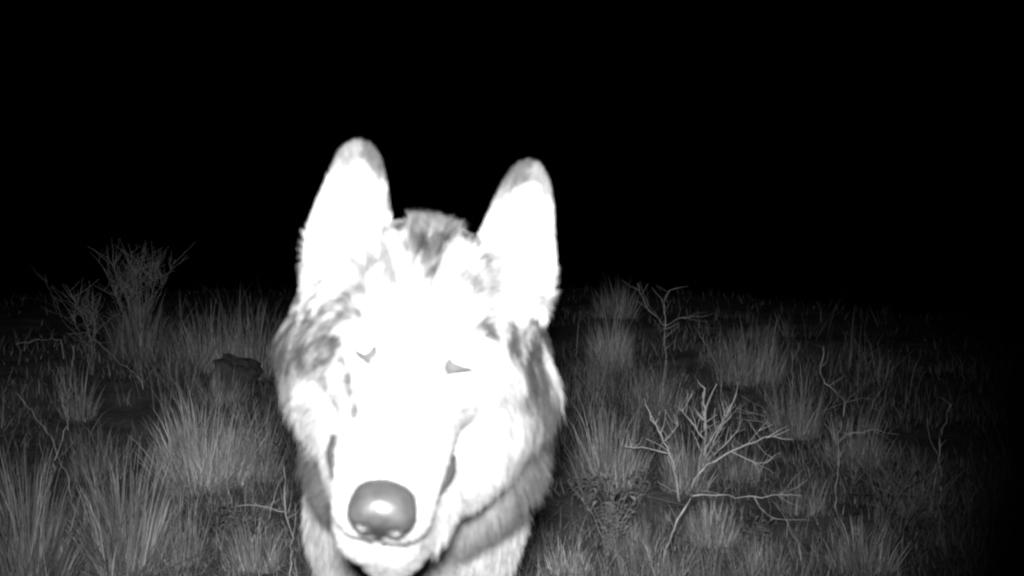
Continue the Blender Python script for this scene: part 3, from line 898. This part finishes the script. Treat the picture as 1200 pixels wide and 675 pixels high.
plant('dead_weed', 'thin forked dead stem with a horizontal arm, right of the bleached branch', 'weed', (981, 612),
  [('stem', [(981, 612), (981, 560), (981, 520), (984, 495), (990, 472)], 2.4, 1.6, [[(981, 520), (974, 508), (966, 496)]]),
   ('arm', [(981, 520), (994, 507), (1025, 506), (1053, 509)], 1.6, 0.8, [[(1025, 506), (1040, 512), (1050, 524)]]),
   ('twig', [(990, 472), (972, 452), (961, 441), (965, 406)], 1.3, 0.7, [[(990, 472), (1010, 466), (1022, 468)], [(990, 472), (978, 476), (962, 482)], [(972, 452), (990, 440)], [(990, 472), (1000, 462), (1012, 452)]])], 0.55)
plant('dead_weed', 'bent slender stem rising beyond the forked dead stem on the right', 'weed', (1005, 545),
  [('stem', [(1005, 545), (1012, 510), (1022, 478), (1035, 452), (1044, 422)], 2.0, 0.9, [[(1022, 478), (1030, 482), (1036, 474), (1043, 440)], [(1012, 510), (1004, 470), (1006, 428)]])], 0.5)
plant('dead_weed', 'lone tall kinked stalk nearest the dark right edge', 'weed', (1103, 626),
  [('stem', [(1103, 626), (1103, 570), (1101, 535), (1101, 511), (1108, 495), (1115, 474)], 2.4, 1.1, [[(1101, 545), (1090, 556), (1080, 566)], [(1101, 535), (1090, 515), (1086, 490)]])], 0.6)
plant('dead_weed', 'straight upright stalk standing in the tussock right of the bleached branch', 'weed', (930, 520),
  [('stem', [(930, 520), (930, 485), (929, 450), (928, 412)], 2.6, 1.4, [])], 0.5)
plant('dry_weed', 'forked dry stem rising from the bottom edge beside the wolf\'s chest on the left', 'weed', (340, 690),
  [('stem', [(340, 690), (340, 655), (343, 628), (335, 600), (334, 570), (332, 545)], 2.4, 1.2, [[(343, 628), (347, 610), (346, 590)]]),
   ('arm', [(335, 600), (318, 596), (300, 593), (278, 593)], 1.7, 1.0, [])], 0.55, rmul=0.8)
plant('dry_weed', 'single straw leaning right, crossing the arm of the forked dry stem at left', 'weed', (300, 642),
  [('stem', [(300, 642), (312, 618), (321, 590), (330, 556)], 1.7, 0.9, [])], 0.55, rmul=0.8)
plant('dry_weed', 'pair of crossed pale straws at the foot of the widest pale tussock', 'weed', (272, 590),
  [('stem', [(272, 590), (268, 578), (264, 566), (275, 552)], 2.6, 1.2, [[(264, 566), (256, 580), (254, 592)]])], 0.5)
plant('bent_straw', 'long straw bent sharply in the middle, left under the twiggy shrub', 'straw', (170, 456),
  [('stem', [(170, 456), (165, 445), (130, 415), (102, 390), (80, 391)], 2.2, 1.1, [])], 0.75)
plant('bent_straw', 'long thin straw lying almost level at the far left edge', 'straw', (75, 420),
  [('stem', [(75, 420), (72, 398), (45, 399), (18, 404)], 2.2, 1.2, [])], 0.7)
plant('dry_weed', 'long straw slanting down to the right over the tall clump at bottom left', 'weed', (84, 590),
  [('stem', [(84, 590), (80, 562), (60, 512), (40, 486), (19, 460)], 2.4, 1.0, [])], 0.5)
plant('dry_weed', 'leaning straw with small side leaf beside the bottom left clump', 'weed', (48, 640),
  [('stem', [(48, 640), (55, 590), (64, 540), (78, 500)], 2.2, 1.0, [[(55, 590), (52, 550), (46, 515)]])], 0.5)
plant('dry_weed', 'two thin upright stalks left under the bent straw', 'weed', (78, 505),
  [('stem', [(78, 505), (80, 470), (84, 430), (86, 405)], 2.6, 1.0, [[(80, 470), (90, 450), (98, 408)]])], 0.55)
plant('dry_weed', 'straw slanting up at the far left edge above the corner clump', 'weed', (2, 500),
  [('stem', [(2, 500), (5, 462), (10, 448), (15, 430)], 2.2, 1.0, [])], 0.5)
plant('dry_weed', 'faint thin stem far left, leaning, almost in the dark', 'weed', (74, 372),
  [('stem', [(74, 372), (64, 350), (56, 335), (52, 322)], 3.2, 1.8, [])], 0.5)
plant('dry_weed', 'curved pale straw in the short grass right of the bleached branch\'s foot', 'weed', (944, 664),
  [('stem', [(944, 664), (936, 640), (927, 622), (921, 608)], 2.0, 1.0, [])], 0.55)

def twiggy_shrub(base, H_px, spread_px, n, tone, label):
    d0 = ray_ground(*base); root = P(base[0], base[1], d0); root[2] = float(ground_z(root[0], root[1])); k = d0 / FPX
    e = empty('twiggy_shrub', root, label=label, category='shrub')
    for i in range(n):
        az = random.uniform(0, 2 * math.pi); ln = random.uniform(0.05, 1.0) * spread_px * k
        H = H_px * k * random.uniform(0.6, 1.0)
        tip = np.array([math.cos(az) * ln, math.sin(az) * ln, H])
        mid = tip * np.array([0.35, 0.35, 0.45]) + rng.normal(0, 0.015, 3)
        parts = [tube([(0, 0, -0.02), mid, tip], 0.0026, 0.0010)]
        for q in range(random.randint(8, 13)):
            f = random.uniform(0.3, 0.95)
            st = mid + (tip - mid) * f if f > 0.4 else mid * (f / 0.4)
            dr = np.array([random.gauss(0, 0.6), random.gauss(0, 0.6), random.uniform(0.4, 1.2)])
            en = st + dr / np.linalg.norm(dr) * random.uniform(0.05, 0.17)
            parts.append(tube([st, (st + en) / 2 + rng.normal(0, 0.006, 3), en], 0.0013, 0.0006))
            if random.random() < 0.6:
                e2 = (st + en) / 2; dr2 = np.array([random.gauss(0, 0.6), random.gauss(0, 0.6), random.uniform(0.4, 1.2)])
                parts.append(tube([e2, e2 + dr2 / np.linalg.norm(dr2) * random.uniform(0.03, 0.09)], 0.0010, 0.0005))
        v, f = merge(parts)
        o = link('branch', mesh_from('branch', v, f, np.full(len(v), tone)), M_straw, e)
twiggy_shrub((160, 412), 118, 56, 17, 0.36, 'leafless twiggy shrub at the left, tallest plant in the picture')
twiggy_shrub((108, 440), 110, 34, 6, 0.30, 'dim leafless shrub left of the tallest twiggy shrub')
twiggy_shrub((1040, 640), 100, 40, 6, 0.22, 'small sparse twiggy shrub in the dim grass at lower right')

def forb(base, H_px, hw_px, n, tone, label):
    d0 = ray_ground(*base); root = P(base[0], base[1], d0); root[2] = float(ground_z(root[0], root[1])); k = d0 / FPX
    e = empty('leafy_forb', root, label=label, category='plant', group='low leafy plants')
    stems = []; LV = []; LF = []; LT = []; c = 0
    for i in range(n):
        az = random.uniform(0, 2 * math.pi); ln = random.uniform(0, 1) * hw_px * k; H = H_px * k * random.uniform(0.45, 1)
        tip = np.array([math.cos(az) * ln, math.sin(az) * ln, H]); mid = tip * np.array([0.4, 0.4, 0.55])
        stems.append(tube([(0, 0, -0.01), mid, tip], 0.0016, 0.0007, 4))
        for q in range(11):
            f = 0.3 + 0.7 * q / 10; p0 = tip * f * np.array([f ** 0.4, f ** 0.4, 1])
            a2 = random.uniform(0, 2 * math.pi); dv = np.array([math.cos(a2), math.sin(a2), random.uniform(0.0, 0.9)]); dv /= np.linalg.norm(dv)
            sd = np.cross(dv, [0, 0, 1]); sd /= np.linalg.norm(sd); Ln = random.uniform(0.010, 0.024); wd = Ln * 0.24
            up = np.cross(sd, dv) * 0.15 * Ln
            v = np.array([p0, p0 + dv * Ln * 0.5 - sd * wd + up, p0 + dv * Ln - up * 0.5, p0 + dv * Ln * 0.5 + sd * wd + up])
            LV.append(v); LF.append(np.array([[0, 1, 2, 3]]) + c); c += 4; LT += [tone * random.uniform(0.6, 1.2)] * 4
    v, f = merge(stems)
    link('stem', mesh_from('stem', v, f, np.full(len(v), tone * 0.8)), M_straw, e)
    link('foliage', mesh_from('foliage', np.concatenate(LV), np.concatenate(LF), LT, False), M_leaf, e)
forb((714, 650), 96, 40, 26, 0.42, 'small-leaved low plant in front of the large tussock right of the wolf')
forb((690, 600), 50, 30, 16, 0.36, 'low leafy plant tucked against the wolf-side foot of the large right tussock')
forb((318, 560), 60, 24, 16, 0.36, 'small leafy plant between the widest pale tussock and the wolf')
forb((750, 590), 44, 24, 14, 0.36, 'low leafy plant left of the pale leaning shoots')
forb((275, 630), 34, 36, 14, 0.34, 'flat leafy plant at the foot of the leaning single straw on the left')
forb((880, 640), 40, 34, 14, 0.36, 'low leafy plant under the spur of the bleached branch')

# ---- dark stone in the grass
def stone(px, by, w_px, h_px, label):
    d0 = ray_ground(px, by); b = P(px, by, d0); k = d0 / FPX
    v, f = sphere((0, 0, 0), 1.0, 36, 26)
    r = 1 + 0.6 * (noise(v + 6.4, 1.3) - 0.5) + 0.4 * (noise(v + 8.1, 3.6) - 0.5) + 0.15 * (noise(v + 1.1, 9.0) - 0.5)
    v = v * r[:, None] * np.array([w_px * k / 2, w_px * k / 2.6, h_px * k / 1.7])
    v[:, 2] += h_px * k * 0.35
    v[:, 0] += 0.03 * np.sin(v[:, 2] * 22)
    o = link('stone', mesh_from('stone', v, f), M_stone, label=label, category='stone')
    o.location = (b[0], b[1], float(ground_z(b[0], b[1])))
stone(268, 456, 58, 44, 'dark lumpy stone half hidden in grass left of the wolf')

# ---- short grass and litter nobody could count
N = 150000
rad = np.exp(rng.uniform(math.log(1.7), math.log(13.0), N)); ang = rng.uniform(R(-33), R(33), N)
x = np.sin(ang) * rad; y = np.cos(ang) * rad
p = np.stack([x, y, np.zeros(N)], -1)
dens = 0.55 * noise(p + 2.2, 2.6) + 0.45 * noise(p + 7.7, 8.5)
keep = dens > rng.uniform(0.34, 0.68, N) - 0.16 * sstep(3.6, 2.4, rad)
keep &= rng.random(N) > 0.93 * sstep(4.6, 7.6, rad + 0.4 * np.abs(x))
keep &= ~((np.abs(x + 0.11) < 0.22) & (y < 2.2))
x, y, p, dens, rad = x[keep], y[keep], p[keep], dens[keep], rad[keep]
n = len(x)
roots = np.stack([x, y, ground_z(x, y) - 0.004], -1)
tall = sstep(0.56, 0.74, noise(p + 17.3, 1.7)) * sstep(8.5, 5.5, rad)
ht = 0.02 + 0.12 * np.clip(dens - 0.3, 0, 1) * rng.random(n) + 0.06 * rng.random(n) ** 4 + tall * (0.04 + 0.22 * rng.random(n) ** 2.2)
V, F, T = ribbons(roots, rng.uniform(0, 2 * math.pi, n), np.abs(rng.normal(0.25, 0.35, n)), ht, (0.0018 + 0.00028 * rad) * rng.uniform(0.6, 1.3, n), 0.38 * rng.uniform(0.3, 1.3, n), rng.uniform(0.0, 1.3, n), 3)
# fallen straws
m = 5200
rad = np.exp(rng.uniform(math.log(1.8), math.log(9.0), m)); ang = rng.uniform(R(-33), R(33), m)
x = np.sin(ang) * rad; y = np.cos(ang) * rad
ok = ~((np.abs(x + 0.11) < 0.25) & (y < 2.3)); x, y = x[ok], y[ok]; m = len(x)
V2, F2, T2 = ribbons(np.stack([x, y, ground_z(x, y) + 0.012], -1), rng.uniform(0, 2 * math.pi, m), rng.uniform(1.35, 1.56, m), rng.uniform(0.05, 0.28, m), 0.0022 * rng.uniform(0.5, 1.2, m), 0.6 * rng.uniform(0.6, 1.2, m), rng.uniform(-0.05, 0.12, m), 3)
link('ground_grass', mesh_from('ground_grass', np.concatenate([V, V2]), np.concatenate([F, F2 + len(V)]), np.concatenate([T, T2])), M_grass,
     kind='stuff', label='short dry grass and fallen straw covering the ground', category='grass')
